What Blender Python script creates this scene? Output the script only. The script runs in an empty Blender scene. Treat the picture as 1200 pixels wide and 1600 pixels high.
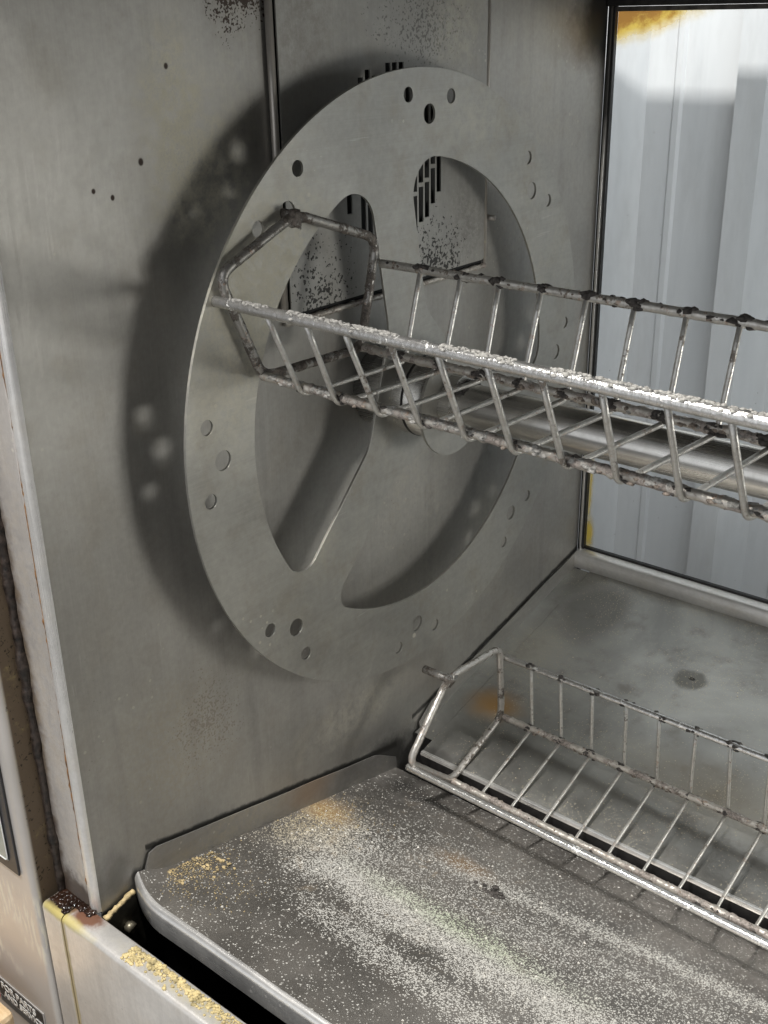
import bpy, bmesh, math, random
from mathutils import Vector, Matrix, noise as mnoise
random.seed(7)
S = bpy.context.scene
COL = S.collection
# ------------------------------------------------------------------ camera
cd = bpy.data.cameras.new('camera'); cam = bpy.data.objects.new('camera', cd); COL.objects.link(cam)
R = Matrix(((0.77144017, -0.24622997, 0.58672895), (0.63604158, 0.32477398, -0.69998069), (-0.01819807, 0.91317723, 0.4071562)))
M4 = R.to_4x4(); M4.translation = (0.65688809, -0.8374444, 0.34511105)
cam.matrix_world = M4
cd.sensor_fit = 'VERTICAL'; cd.sensor_height = 36; cd.sensor_width = 27; cd.lens = 1753.4 / 1600 * 36
cd.clip_start = .02; cd.clip_end = 100
S.camera = cam
# ------------------------------------------------------------------ light
W = bpy.data.worlds.new('World'); S.world = W; W.use_nodes = True
# the room the oven stands in: brighter in front of the open side, dim above and behind
_t = W.node_tree; _bg = _t.nodes['Background']; _bg.inputs[0].default_value = (.95, .97, 1, 1)
_tc = _t.nodes.new('ShaderNodeTexCoord'); _dt = _t.nodes.new('ShaderNodeVectorMath'); _dt.operation = 'DOT_PRODUCT'
_dt.inputs[1].default_value = (.06, -.995, -.06); _t.links.new(_tc.outputs['Generated'], _dt.inputs[0])
_mr = _t.nodes.new('ShaderNodeMapRange'); _mr.interpolation_type = 'SMOOTHSTEP'
for _i, _v in ((1, .50), (2, .97), (3, .03), (4, 1.05)): _mr.inputs[_i].default_value = _v
_t.links.new(_dt.outputs['Value'], _mr.inputs[0]); _t.links.new(_mr.outputs[0], _bg.inputs[1])
S.view_settings.view_transform = 'Standard'; S.view_settings.look = 'None'
S.view_settings.exposure = 0; S.view_settings.gamma = 1; S.view_settings.use_curve_mapping = False
def lamp(name, loc, target, size, energy, color):
    l = bpy.data.lights.new(name, 'AREA'); l.size = size; l.energy = energy; l.color = color
    o = bpy.data.objects.new(name, l); COL.objects.link(o); o.location = loc
    o.rotation_euler = (Vector(target) - Vector(loc)).to_track_quat('-Z', 'Y').to_euler()
    return o
lamp('room_lamp', (.035, -1.10, 1.61), (.1, 0, -.2), .14, 58, (1, .975, .94))
lamp('work_lamp', (1.0, .17, -.04), (0, -.05, .0), .27, 3.4, (1, .985, .925))
lamp('cladding_fill', (.36, .20, 2.05), (.1, .70, 0), .4, 52, (.95, .98, 1))  # added fill that brightens the cladding behind the glass, not a known fixture

# ------------------------------------------------------------------ helpers
def tag(o, label=None, cat=None, group=None, kind=None):
    if label: o['label'] = label
    if cat: o['category'] = cat
    if group: o['group'] = group
    if kind: o['kind'] = kind
    return o
def empty(name, loc, label, cat, group=None, mat=None):
    o = bpy.data.objects.new(name, None); COL.objects.link(o); o.empty_display_size = .05
    if mat is not None: o.matrix_world = mat
    else: o.location = loc
    bpy.context.view_layer.update()
    return tag(o, label, cat, group)
def link(name, me, mat, parent=None, smooth=True, label=None, kind=None, world=True):
    """world=True: mesh given in world coordinates, moved under its parent without changing place"""
    o = bpy.data.objects.new(name, me); COL.objects.link(o)
    if mat: me.materials.append(mat)
    if parent:
        o.parent = parent
        if world:
            bpy.context.view_layer.update()
            me.transform(parent.matrix_world.inverted())
    for p in me.polygons: p.use_smooth = smooth
    if label: o['label'] = label
    if kind: o['kind'] = kind
    return o
def from_bm(name, bm, mat, parent=None, smooth=False, **k):
    bmesh.ops.recalc_face_normals(bm, faces=bm.faces)
    me = bpy.data.meshes.new(name); bm.to_mesh(me); bm.free()
    return link(name, me, mat, parent, smooth, **k)
def add_box(bm, a, b, bevel=0, seg=2):
    r = bmesh.ops.create_cube(bm, size=1)
    vs = r['verts']
    for v in vs:
        v.co = Vector([(a[i] + b[i]) / 2 + v.co[i] * (b[i] - a[i]) for i in range(3)])
    if bevel:
        es = list({e for v in vs for e in v.link_edges})
        bmesh.ops.bevel(bm, geom=es, offset=bevel, segments=seg, affect='EDGES', profile=.5)
def box(name, a, b, mat, parent=None, bevel=0, smooth=False, **k):
    bm = bmesh.new(); add_box(bm, a, b, bevel)
    return from_bm(name, bm, mat, parent, smooth, **k)
def fillet(pts, r, n=5, closed=False):
    P = [Vector(p) for p in pts]; out = []
    N = len(P)
    for i in range(N):
        if not closed and i in (0, N - 1): out.append(P[i]); continue
        a, b, c = P[i - 1], P[i], P[(i + 1) % N]
        d1 = (a - b); d2 = (c - b)
        rr = min(r, d1.length * .45, d2.length * .45)
        q0 = b + d1.normalized() * rr; q2 = b + d2.normalized() * rr
        for k in range(n + 1):
            t = k / n
            out.append(q0 * (1 - t) ** 2 + b * 2 * t * (1 - t) + q2 * t * t)
    return out
def resample(P, step, closed=False):
    Q = list(P) + ([P[0]] if closed else [])
    out = []
    for a, b in zip(Q, Q[1:]):
        n = max(1, int((b - a).length / step))
        for k in range(n): out.append(a.lerp(b, k / n))
    if not closed: out.append(Q[-1])
    return out
def add_tube(bm, pts, r, seg=10, closed=False, lump=0, lscale=200, bias=None):
    P = [Vector(p) for p in pts]; N = len(P); rings = []
    T = []
    for i in range(N):
        if closed: t = P[(i + 1) % N] - P[i - 1]
        else: t = P[min(i + 1, N - 1)] - P[max(i - 1, 0)]
        T.append(t.normalized())
    up = Vector((0, 0, 1))
    if abs(T[0].dot(up)) > .9: up = Vector((1, 0, 0))
    nrm = (up - T[0] * up.dot(T[0])).normalized()
    for i in range(N):
        nrm = (nrm - T[i] * nrm.dot(T[i])).normalized()
        bn = T[i].cross(nrm)
        ring = []
        for k in range(seg):
            a = 2 * math.pi * k / seg
            d = nrm * math.cos(a) + bn * math.sin(a)
            rr = r
            if lump:
                q = (P[i] + d * r) * lscale
                h = mnoise.noise(q) + .6 * mnoise.noise(q * 2.3)
                rr = r + lump * max(0, h + .15) * (1 if bias is None else max(0, d.dot(bias) * .8 + .35))
            ring.append(bm.verts.new(P[i] + d * rr))
        rings.append(ring)
    for i in range(N if closed else N - 1):
        A, B = rings[i], rings[(i + 1) % N]
        for k in range(seg):
            bm.faces.new((A[k], A[(k + 1) % seg], B[(k + 1) % seg], B[k]))
    if not closed:
        bm.faces.new(rings[0][::-1]); bm.faces.new(rings[-1])
def tube(name, pts, r, mat, parent=None, seg=10, closed=False, world=True, lump=0, lscale=200, bias=None, **k):
    bm = bmesh.new(); add_tube(bm, pts, r, seg, closed, lump, lscale, bias)
    return from_bm(name, bm, mat, parent, True, world=world, **k)
def add_blob(bm, c, r, sub=1, squash=(1, 1, 1), jit=.35):
    rs = bmesh.ops.create_icosphere(bm, subdivisions=sub, radius=1)
    o = Vector((random.random() * 50, random.random() * 50, 0))
    for v in rs['verts']:
        h = 1 + jit * mnoise.noise(v.co * 1.6 + o) * 1.6
        v.co = Vector([c[i] + v.co[i] * r * squash[i] * h for i in range(3)])
def plate2d(name, outline, holes, thick, xf, mat, parent):
    """flat sheet cut from a filled 2D outline with real holes; xf maps (a,b,c)->world"""
    cu = bpy.data.curves.new(name + '_outline', 'CURVE'); cu.dimensions = '2D'; cu.fill_mode = 'BOTH'; cu.extrude = thick / 2
    for pl in [outline] + holes:
        sp = cu.splines.new('POLY'); sp.points.add(len(pl) - 1)
        for p, q in zip(sp.points, pl): p.co = (q[0], q[1], 0, 1)
        sp.use_cyclic_u = True
    to = bpy.data.objects.new('tmp', cu); COL.objects.link(to)
    bpy.context.view_layer.update()
    me = bpy.data.meshes.new_from_object(to.evaluated_get(bpy.context.evaluated_depsgraph_get()))
    bpy.data.objects.remove(to); bpy.data.curves.remove(cu)
    bm = bmesh.new(); bm.from_mesh(me); bpy.data.meshes.remove(me)
    for v in bm.verts: v.co = Vector(xf(*v.co))
    bmesh.ops.remove_doubles(bm, verts=bm.verts, dist=1e-6)
    return from_bm(name, bm, mat, parent, False)
def sheet(name, profile, x0, x1, thick, mat, parent, nx=1, wob=None):
    """sheet metal: a (y,z) profile swept along x, given thickness"""
    bm = bmesh.new(); rows = []
    for i in range(nx + 1):
        x = x0 + (x1 - x0) * i / nx
        rows.append([bm.verts.new(Vector((x, y, z)) + (Vector(wob(x, y, z)) if wob else Vector())) for y, z in profile])
    for A, B in zip(rows, rows[1:]):
        for k in range(len(A) - 1): bm.faces.new((A[k], A[k + 1], B[k + 1], B[k]))
    bmesh.ops.recalc_face_normals(bm, faces=bm.faces)
    o = from_bm(name, bm, mat, parent, True)
    m = o.modifiers.new('thickness', 'SOLIDIFY'); m.thickness = thick; m.offset = 0
    e = o.modifiers.new('split', 'EDGE_SPLIT'); e.split_angle = math.radians(50)
    return o

# ------------------------------------------------------------------ node helper
class G:
    def __init__(s, name):
        s.m = bpy.data.materials.new(name); s.m.use_nodes = True
        s.t = s.m.node_tree; s.t.nodes.clear()
        s.out = s.t.nodes.new('ShaderNodeOutputMaterial')
        s.pos = s.t.nodes.new('ShaderNodeNewGeometry').outputs['Position']
        s.obj = s.t.nodes.new('ShaderNodeTexCoord').outputs['Object']
    def n(s, typ, ins=None, out=0, **props):
        nd = s.t.nodes.new('ShaderNode' + typ)
        for k, v in props.items(): setattr(nd, k, v)
        for k, v in (ins or {}).items(): s.set(nd.inputs[k], v)
        return nd.outputs[out]
    def set(s, sock, v):
        if isinstance(v, bpy.types.NodeSocket): s.t.links.new(v, sock)
        else:
            if sock.type == 'RGBA' and len(v) == 3: v = (*v, 1)
            sock.default_value = v
    def math(s, op, a, b=0., c=0., clamp=False):
        return s.n('Math', {0: a, 1: b, 2: c}, operation=op, use_clamp=clamp)
    def mul(s, a, b): return s.math('MULTIPLY', a, b)
    def add(s, a, b): return s.math('ADD', a, b)
    def mx(s, a, b): return s.math('MAXIMUM', a, b)
    def vm(s, op, a, b): return s.n('VectorMath', {0: a, 1: b}, operation=op)
    def ss(s, v, lo, hi, a=0., b=1.):
        return s.n('MapRange', {0: v, 1: lo, 2: hi, 3: a, 4: b}, interpolation_type='SMOOTHSTEP')
    def scale(s, vec, sc): return s.vm('MULTIPLY', vec, sc)
    def noise(s, vec, sc=10., detail=4., rough=.55, dist=0.):
        return s.n('TexNoise', {'Vector': vec, 'Scale': sc, 'Detail': detail, 'Roughness': rough, 'Distortion': dist}, 0)
    def voro(s, vec, sc, out=0, rnd=1.):
        return s.n('TexVoronoi', {'Vector': vec, 'Scale': sc, 'Randomness': rnd}, out)
    def mix(s, f, a, b):
        nd = s.t.nodes.new('ShaderNodeMix'); nd.data_type = 'RGBA'
        s.set(nd.inputs[0], f); s.set(nd.inputs[6], a); s.set(nd.inputs[7], b)
        return nd.outputs[2]
    def mixf(s, f, a, b):
        nd = s.t.nodes.new('ShaderNodeMix')
        s.set(nd.inputs[0], f); s.set(nd.inputs[2], a); s.set(nd.inputs[3], b)
        return nd.outputs[0]
    def xyz(s, v):
        nd = s.t.nodes.new('ShaderNodeSeparateXYZ'); s.set(nd.inputs[0], v); return nd.outputs
    def blob(s, c, r, amp=.5, sc=40., soft=.5, vec=None):
        """stain mask with a ragged outline round a place"""
        vec = vec or s.pos
        d = s.vm('SUBTRACT', vec, c); d = s.vm('DIVIDE', d, r)
        L = s.n('VectorMath', {0: d}, out=1, operation='LENGTH')
        nz = s.math('SUBTRACT', s.noise(vec, sc, 5, .6), .5)
        L = s.add(L, s.mul(nz, amp * 2))
        return s.ss(L, 1 - soft, 1 + soft * .3, 1, 0)
    def done(s, col, metal=0., rough=.5, bump=None, bstr=.2, bdist=.001, **extra):
        p = s.t.nodes.new('ShaderNodeBsdfPrincipled')
        s.set(p.inputs['Base Color'], col); s.set(p.inputs['Metallic'], metal); s.set(p.inputs['Roughness'], rough)
        for k, v in extra.items(): s.set(p.inputs[k], v)
        if bump is not None:
            b = s.n('Bump', {'Strength': bstr, 'Distance': bdist, 'Height': bump})
            s.t.links.new(b, p.inputs['Normal'])
        s.t.links.new(p.outputs[0], s.out.inputs[0])
        s.bsdf = p
        return s.m

CREAM = (.56, .53, .42)
def steel(name, base=(.40, .39, .365), rough=.40, metal=.8, brush='z', stains=(), dots=.35, blotch=.5, mottle=.3, lines=(), use_obj=False, bump=.13):
    """used stainless sheet: brushed grain, grease film, dried blotches, spatter dots.
    stains: (centre, radius, colour, strength, amp, scale, soft, speckle)"""
    g = G(name); P = g.obj if use_obj else g.pos
    sc = {'z': (260., 260., 5.), 'y': (260., 5., 260.), 'x': (5., 260., 260.)}[brush]
    grain = g.noise(g.scale(P, sc), 3., 3, .6)
    big = g.noise(P, 5., 5, .6, .4); mid = g.noise(P, 24., 6, .65); fine = g.noise(P, 160., 4, .7)
    col = g.mix(g.ss(big, .3, .7), tuple(c * .86 for c in base), tuple(c * 1.1 for c in base))
    col = g.mix(g.mul(g.ss(mid, .45, .75), mottle), col, tuple(c * k for c, k in zip(base, (.72, .66, .56))))
    ssc = {'z': (38., 38., 2.2), 'y': (38., 2.2, 38.), 'x': (2.2, 38., 38.)}[brush]
    strk = g.ss(g.noise(g.scale(P, ssc), 1., 4, .6), .50, .72)
    col = g.mix(g.mul(strk, .22), col, tuple(c * .55 for c in base))
    scr = g.mul(g.ss(g.noise(g.scale(P, tuple(c * 7 for c in ssc)), 1., 2, .5), .70, .74), g.ss(g.noise(P, 14., 2), .5, .6))
    col = g.mix(g.mul(scr, .35), col, tuple(min(1, c * 1.5) for c in base))
    rg = g.add(g.mul(g.math('SUBTRACT', big, .5), .22), g.add(g.mul(g.math('SUBTRACT', grain, .5), .16), rough))
    me = g.mixf(g.ss(mid, .35, .7), metal, metal * .86)
    shade = g.add(1., g.add(g.mul(g.math('SUBTRACT', grain, .5), .22), g.mul(g.math('SUBTRACT', fine, .5), .34)))
    col = g.n('VectorMath', {0: col, 1: g.n('CombineXYZ', {0: shade, 1: shade, 2: shade})}, operation='MULTIPLY')
    # dried pale film in patches
    film = g.mul(g.mul(g.ss(g.noise(P, 7., 4, .6, .6), .45, .78), g.ss(g.noise(P, 130., 6, .8), .38, .78)), blotch * .8)
    col = g.mix(film, col, CREAM); me = g.mixf(film, me, .1); rg = g.mixf(film, rg, .75)
    # spatter
    if dots:
        v = g.voro(P, 34.); rnd = g.n('SeparateColor', {0: g.voro(P, 34., 1)})
        dm = g.mul(g.math('LESS_THAN', v, g.mul(rnd, .055)), g.math('GREATER_THAN', g.noise(P, 11., 2), .52))
        dm = g.mul(dm, dots)
        col = g.mix(dm, col, (.03, .022, .015)); me = g.mixf(dm, me, 0.)
        v2 = g.voro(P, 21.); r2 = g.n('SeparateColor', {0: g.voro(P, 21., 1)}, 1)
        d2 = g.mul(g.mul(g.math('LESS_THAN', g.add(v2, g.mul(g.math('SUBTRACT', fine, .5), .06)), g.mul(r2, .07)), g.math('GREATER_THAN', g.noise(P, 6., 2), .56)), dots)
        col = g.mix(d2, col, (.62, .59, .50)); me = g.mixf(d2, me, 0.)
        v3 = g.voro(P, 120.); r3 = g.n('SeparateColor', {0: g.voro(P, 120., 1)}, 2)
        d3 = g.mul(g.mul(g.math('LESS_THAN', v3, g.mul(r3, .22)), g.ss(g.noise(P, 9., 3), .56, .64)), dots * 1.2)
        col = g.mix(d3, col, (.55, .52, .43)); me = g.mixf(d3, me, 0.)
        v4 = g.voro(P, 150.); r4 = g.n('SeparateColor', {0: g.voro(P, 150., 1)}, 0)
        d4 = g.mul(g.mul(g.math('LESS_THAN', v4, g.mul(r4, .16)), g.ss(g.noise(P, 7.3, 3), .58, .66)), dots)
        col = g.mix(d4, col, (.05, .035, .02)); me = g.mixf(d4, me, 0.)
    for (c, r, colr, stg, amp, s_, soft, spk) in stains:
        mk = g.blob(c, r, amp, s_, soft)
        if spk:
            if spk > 0: mk = g.mul(mk, g.ss(g.noise(P, spk * 1.6, 6, .85), .34, .64))
            else: mk = g.ss(g.add(g.mul(mk, .20 if spk > -300 else .36), g.add(g.noise(P, -spk * 1.5, 2, .5), g.mul(g.math('SUBTRACT', g.noise(P, 60., 3), .5), .35))), .70, .73); mk = g.mul(mk, g.ss(g.blob(c, r, amp, s_, soft), .02, .15))
        mk = g.mul(mk, stg)
        col = g.mix(mk, col, colr); me = g.mixf(mk, me, .05); rg = g.mixf(mk, rg, .6)
    for (y0, y1, fz, slope, half, stg) in lines:      # shadow gap above a tray upstand, painted as a grimy dark line
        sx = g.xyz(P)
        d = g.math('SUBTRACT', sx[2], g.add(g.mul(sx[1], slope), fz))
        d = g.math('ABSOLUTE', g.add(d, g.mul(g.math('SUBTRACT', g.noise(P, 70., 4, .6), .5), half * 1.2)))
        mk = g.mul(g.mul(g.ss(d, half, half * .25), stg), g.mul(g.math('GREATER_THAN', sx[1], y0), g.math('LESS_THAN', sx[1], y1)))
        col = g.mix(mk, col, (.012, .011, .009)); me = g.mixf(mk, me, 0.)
    h = g.add(g.mul(grain, .25), g.add(g.mul(mid, .5), g.mul(big, 1.2)))
    return g.done(col, me, rg, h, bump, .0012)

def plain(name, col, metal=0., rough=.6, nsc=80., var=.3, bump=.3, bd=.001, **e):
    g = G(name); nz = g.noise(g.obj, nsc, 5, .65)
    c = g.mix(g.ss(nz, .3, .7), tuple(x * (1 - var) for x in col), tuple(min(1, x * (1 + var)) for x in col))
    return g.done(c, metal, rough, nz, bump, bd, **e)

BROWN = (.035, .018, .010); BLACK = (.012, .011, .010); RUST = (.22, .09, .025); AMBER = (.40, .20, .03)
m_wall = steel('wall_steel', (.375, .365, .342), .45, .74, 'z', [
    ((-.05, -.238, .27), (.2, .035, .085), CREAM, .95, .6, 45., .8, 60.),
    ((-.05, -.21, .23), (.2, .05, .07), CREAM, .75, .6, 45., .8, 60.),
    ((-.05, -.163, .378), (.2, .045, .055), BROWN, .97, .9, 35., .9, -301.),
    ((-.05, -.30, -.28), (.2, .08, .09), (.34, .29, .2), .45, .5, 40., .8, 90.),
    ((-.05, -.265, -.27), (.2, .045, .06), (.16, .12, .08), .45, .9, 30., 1., -260.),
    ((-.05, -.05, -.37), (.2, .12, .04), (.5, .47, .38), .5, .6, 40., .8, 80.),
    ((-.05, .20, -.25), (.2, .05, .1), (.45, .42, .34), .5, .6, 30., .8, 50.),
    ((-.05, .40, .315), (.2, .075, .035), (.16, .10, .03), .8, .3, 20., 1., 0),
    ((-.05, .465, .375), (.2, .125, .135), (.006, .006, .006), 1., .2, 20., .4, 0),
    ((-.05, -.2735, .2445), (.2, .0026, .0032), BROWN, 1., .1, 60., .4, 0),
    ((-.05, -.3198, .2284), (.2, .0020, .0022), BROWN, 1., .1, 60., .4, 0),
    ((-.05, -.3033, .2218), (.2, .0020, .0024), BROWN, 1., .1, 60., .4, 0),
    ((-.05, -.2406, .3107), (.2, .0022, .0026), BROWN, 1., .1, 60., .4, 0),
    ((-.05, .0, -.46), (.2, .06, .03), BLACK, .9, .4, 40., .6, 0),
    ((-.05, -.385, -.37), (.2, .02, .03), (.10, .09, .075), .7, .5, 50., .9, 0),
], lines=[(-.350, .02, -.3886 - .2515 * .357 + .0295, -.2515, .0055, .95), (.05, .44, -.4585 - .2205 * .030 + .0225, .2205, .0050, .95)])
m_vent = steel('vent_steel', (.36, .355, .335), .52, .68, 'z', [
    ((-.042, -.090, .105), (.2, .055, .060), BLACK, .95, .9, 30., 1., -200.),
    ((-.042, .085, .105), (.2, .06, .06), BLACK, .95, .9, 30., 1., -200.),
    ((-.042, .07, .335), (.2, .08, .04), BLACK, .55, .9, 30., 1., -230.),
    ((-.042, .12, .33), (.2, .05, .05), CREAM, .4, .6, 50., .8, 70.),
    ((-.042, .14, .14), (.2, .04, .05), (.10, .09, .08), .5, .6, 50., .9, 90.),
    ((-.042, -.10, .34), (.2, .05, .06), (.15, .13, .10), .4, .6, 40., .9, 60.),
], blotch=.35)
m_wheel = steel('wheel_steel', (.385, .378, .352), .40, .84, 'y', [
    ((0, -.235, .12), (.1, .07, .13), (.56, .53, .42), .7, .5, 30., .9, 75.),
    ((0, .10, .25), (.1, .1, .05), (.5, .48, .4), .4, .5, 40., .9, 55.),
    ((0, -.15, -.10), (.1, .03, .05), (.5, .46, .35), .4, .5, 50., .8, 110.),
    ((0, -.19, .15), (.1, .10, .07), (.56, .53, .42), .8, .5, 30., .9, 60.),
], blotch=.55, dots=.6, mottle=.5)
m_bright = steel('bright_steel', (.62, .61, .59), .26, .95, 'x', blotch=.1, dots=.1)
m_edge = steel('edge_steel', (.85, .84, .82), .30, .85, 'x', blotch=.1, dots=.2, bump=.03)
m_bend = steel('bend_steel', (.80, .79, .77), .30, .65, 'z', blotch=.1, dots=.2, bump=.03)
m_hub = steel('hub_steel', (.50, .49, .46), .26, .92, 'x', blotch=.15, dots=.2)
m_shaft = steel('shaft_steel', (.62, .61, .58), .22, .97, 'x', blotch=.15, dots=.1)
m_jamb = steel('jamb_steel', (.70, .67, .64), .32, .62, 'z', [
    ((-.105, -.409, -.2), (.020, .1, .6), BROWN, .95, .5, 60., .6, 0),
    ((-.08, -.409, -.39), (.05, .1, .03), BROWN, .9, .6, 70., .6, 0),
    ((-.08, -.409, -.12), (.03, .1, .25), (.25, .19, .11), .35, .6, 60., .9, 60.),
    ((-.075, -.409, -.25), (.03, .1, .15), (.36, .30, .22), .28, .6, 60., .9, 60.),
], blotch=.15, dots=.6, bump=.04)
m_panel = steel('front_panel_steel', (.74, .72, .69), .38, .60, 'z', [
    ((-.070, -.432, -.5), (.0045, .1, .3), (.34, .27, .13), .9, .4, 60., .5, 0),
    ((-.085, -.42, -.394), (.02, .03, .006), BROWN, .98, .5, 70., .5, 0),
    ((-.05, -.418, -.394), (.024, .013, .006), (.16, .055, .02), .95, .5, 70., .5, 0),
    ((-.068, -.431, -.397), (.045, .006, .006), (.55, .46, .16), .9, .4, 70., .6, 0),
    ((.16, -.42, -.395), (.17, .010, .004), (.52, .46, .22), .75, .5, 60., .8, 60.),
], blotch=.35, dots=.3)
g = G('control_steel')
P = g.pos; X, Y, Z = g.xyz(P)
gr = g.noise(g.scale(P, (260., 260., 5.)), 3., 3); bigc = g.noise(P, 8., 5)
c0 = g.mix(g.ss(bigc, .3, .7), (.58, .55, .515), (.68, .645, .61))
sm = g.noise(g.scale(P, (240., 240., 38.)), 1., 3, .6)
mk = g.mul(g.ss(sm, .50, .60), g.mul(g.ss(Z, -.385, -.40), g.ss(g.noise(P, 13., 3), .42, .55)))
mk = g.mul(mk, g.ss(Z, -.53, -.50))
c0 = g.mix(g.mul(mk, .85), c0, (.72, .67, .55))
side = g.ss(Y, -.4335, -.430)                      # greasy return behind the front edge
gm = g.ss(g.add(g.noise(P, 55., 5, .7), g.mul(side, .25)), .45, .7)
c0 = g.mix(g.mul(side, .9), c0, g.mix(gm, (.30, .23, .07), (.09, .050, .012)))
pit = g.mul(side, g.ss(g.noise(P, 210., 3, .7), .6, .66))
c0 = g.mix(pit, c0, (.03, .02, .01))
m_control = g.done(c0, g.mixf(g.mx(side, mk), .5, .05), g.mixf(side, .38, .5), gr, .15, .001)

def tray_mat(name, front):
    g = G(name); P = g.pos; X, Y, Z = g.xyz(P)
    big = g.noise(P, 6., 5, .6, .5); mid = g.noise(P, 28., 6, .65); fine = g.noise(P, 170., 4, .7)
    base = (.31, .29, .265) if front else (.34, .337, .315)
    col = g.mix(g.ss(big, .3, .72), tuple(c * .72 for c in base), tuple(c * 1.25 for c in base))
    col = g.mix(g.mul(g.ss(mid, .5, .75), .5), col, (.15, .13, .11))
    me = g.mixf(g.ss(mid, .4, .7), .78, .6)
    rg = g.add(.27 if front else .19, g.mul(big, .18)); rg = g.add(rg, g.mul(mid, .12))
    def lay(mk, c, m_=.0, r_=.75):
        nonlocal col, me, rg
        col = g.mix(mk, col, c); me = g.mixf(mk, me, m_); rg = g.mixf(mk, rg, r_)
    if front:
        def band(pts_y0, slope, w, xa, xb, xc=2., xd=2.1):
            d = g.math('ABSOLUTE', g.math('SUBTRACT', g.math('SUBTRACT', Y, pts_y0), g.mul(X, slope)))
            d = g.add(d, g.mul(g.math('SUBTRACT', g.noise(P, 22., 4), .5), w * 1.2))
            return g.mul(g.ss(d, w, w * .1), g.ss(X, xa, xb))
        B = band(-.208, -.03, .055, -.03, .06)
        B2 = g.mul(band(-.262, -.08, .03, .0, .16), .75)
        A = g.mul(band(-.125, .105, .022, -.02, .22), .75)
        A2 = g.mul(band(-.165, .10, .020, .10, .25), .5)
        Cc = g.mul(g.blob((0.02, -.17, -.44), (.09, .075, .2), .4, 25., .9), .8)
        D = g.mul(g.blob((.25, -.16, -.44), (.45, .13, .3), .3, 12., 1.), .38)
        dens = g.mul(g.mx(g.mx(g.mx(B, A), g.mx(Cc, D)), g.mx(B2, A2)), .62)
        warm = g.blob((-.03, -.16, -.44), (.07, .10, .2), .4, 25., 1.)
        tan = g.mul(g.blob((-.03, -.13, -.44), (.045, .030, .2), .5, 40., .9), .8)
        lay(tan, (.34, .21, .075))
        lay(g.mul(g.blob((.135, -.10, -.45), (.045, .018, .2), .5, 50., .9), .75), (.20, .12, .05))
        lay(g.mul(g.blob((.01, -.02, -.47), (.06, .03, .1), .5, 50., .8), .85), (.02, .018, .016))
        lay(g.mul(g.ss(g.noise(P, 15., 5, .7, 1.), .56, .68), .55), (.07, .06, .05), .2, .5)
        lay(g.mul(g.mul(g.ss(g.noise(P, 34., 5, .75, .5), .56, .66), g.blob((.08, -.17, -.44), (.20, .16, .3), .3, 15., 1.)), .45), (.30, .20, .09), .0, .8)
        green = g.mul(g.blob((.20, -.19, -.43), (.14, .022, .2), .4, 25., 1.), 1.)
        pc = g.mix(green, g.mix(warm, (.56, .55, .51), (.50, .42, .26)), (.50, .56, .40))
        pw = g.mul(g.mul(g.ss(dens, .25, 1.), g.ss(fine, .34, .70)), .42)
        lay(pw, pc, .0, .9)
        for sc, k in ((520., .58), (900., .62), (260., .28)):
            v = g.voro(P, sc); rnd = g.n('SeparateColor', {0: g.voro(P, sc, 1)})
            on = g.math('LESS_THAN', rnd, g.mul(dens, 1.15 if sc > 300 else .5))
            on = g.mx(on, g.math('LESS_THAN', rnd, .05 if sc > 300 else .025))
            sp = g.mul(on, g.ss(v, k, k * .6)); lay(sp, g.mix(g.mul(rnd, .6), pc, (.70, .68, .63)), .0, .9)
    else:
        lay(g.mul(g.blob((.02, .22, -.41), (.06, .05, .2), .3, 30., .7), .0), AMBER)
        lay(g.mul(g.blob((.012, .135, -.44), (.040, .030, .2), .3, 30., .9), .85), (.36, .19, .04))
        lay(g.mul(g.blob((.195, .285, -.40), (.022, .018, .2), .35, 60., .35), .6), (.12, .115, .10))
        lay(g.mul(g.blob((.196, .287, -.40), (.005, .003, .2), .35, 60., .3), .9), BLACK)
        lay(g.mul(g.blob((.03, .34, -.38), (.05, .07, .2), .25, 20., .5), .6), (.10, .095, .085))
        lay(g.mul(g.blob((.30, .14, -.44), (.14, .05, .2), .4, 25., 1.), .35), (.34, .27, .17))
        lay(g.mul(g.blob((.0, .25, -.41), (.045, .06, .2), .5, 25., 1.), .4), (.45, .42, .33))
        lay(g.mul(g.blob((.0, .03, -.46), (.07, .02, .1), .4, 60., .7), .8), (.02, .018, .015))
        for sc, k, th in ((420., .42, .05), (800., .55, .10), (150., .13, .04)):
            v = g.voro(P, sc); rnd = g.n('SeparateColor', {0: g.voro(P, sc, 1)})
            dn = g.mul(g.ss(g.noise(P, 8., 4, .6), .35, .72), th * 2.2)
            sp = g.mul(g.mul(g.math('LESS_THAN', rnd, dn), g.ss(v, k, k * .6)), .7); lay(sp, (.55, .49, .36), .0, .9)
    h = g.add(g.mul(big, 2.), g.add(g.mul(mid, .6), g.mul(fine, .15)))
    return g.done(col, me, rg, h, .28, .002)
m_tray_f = tray_mat('front_tray_steel', True)
m_tray_b = tray_mat('rear_tray_steel', False)
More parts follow.
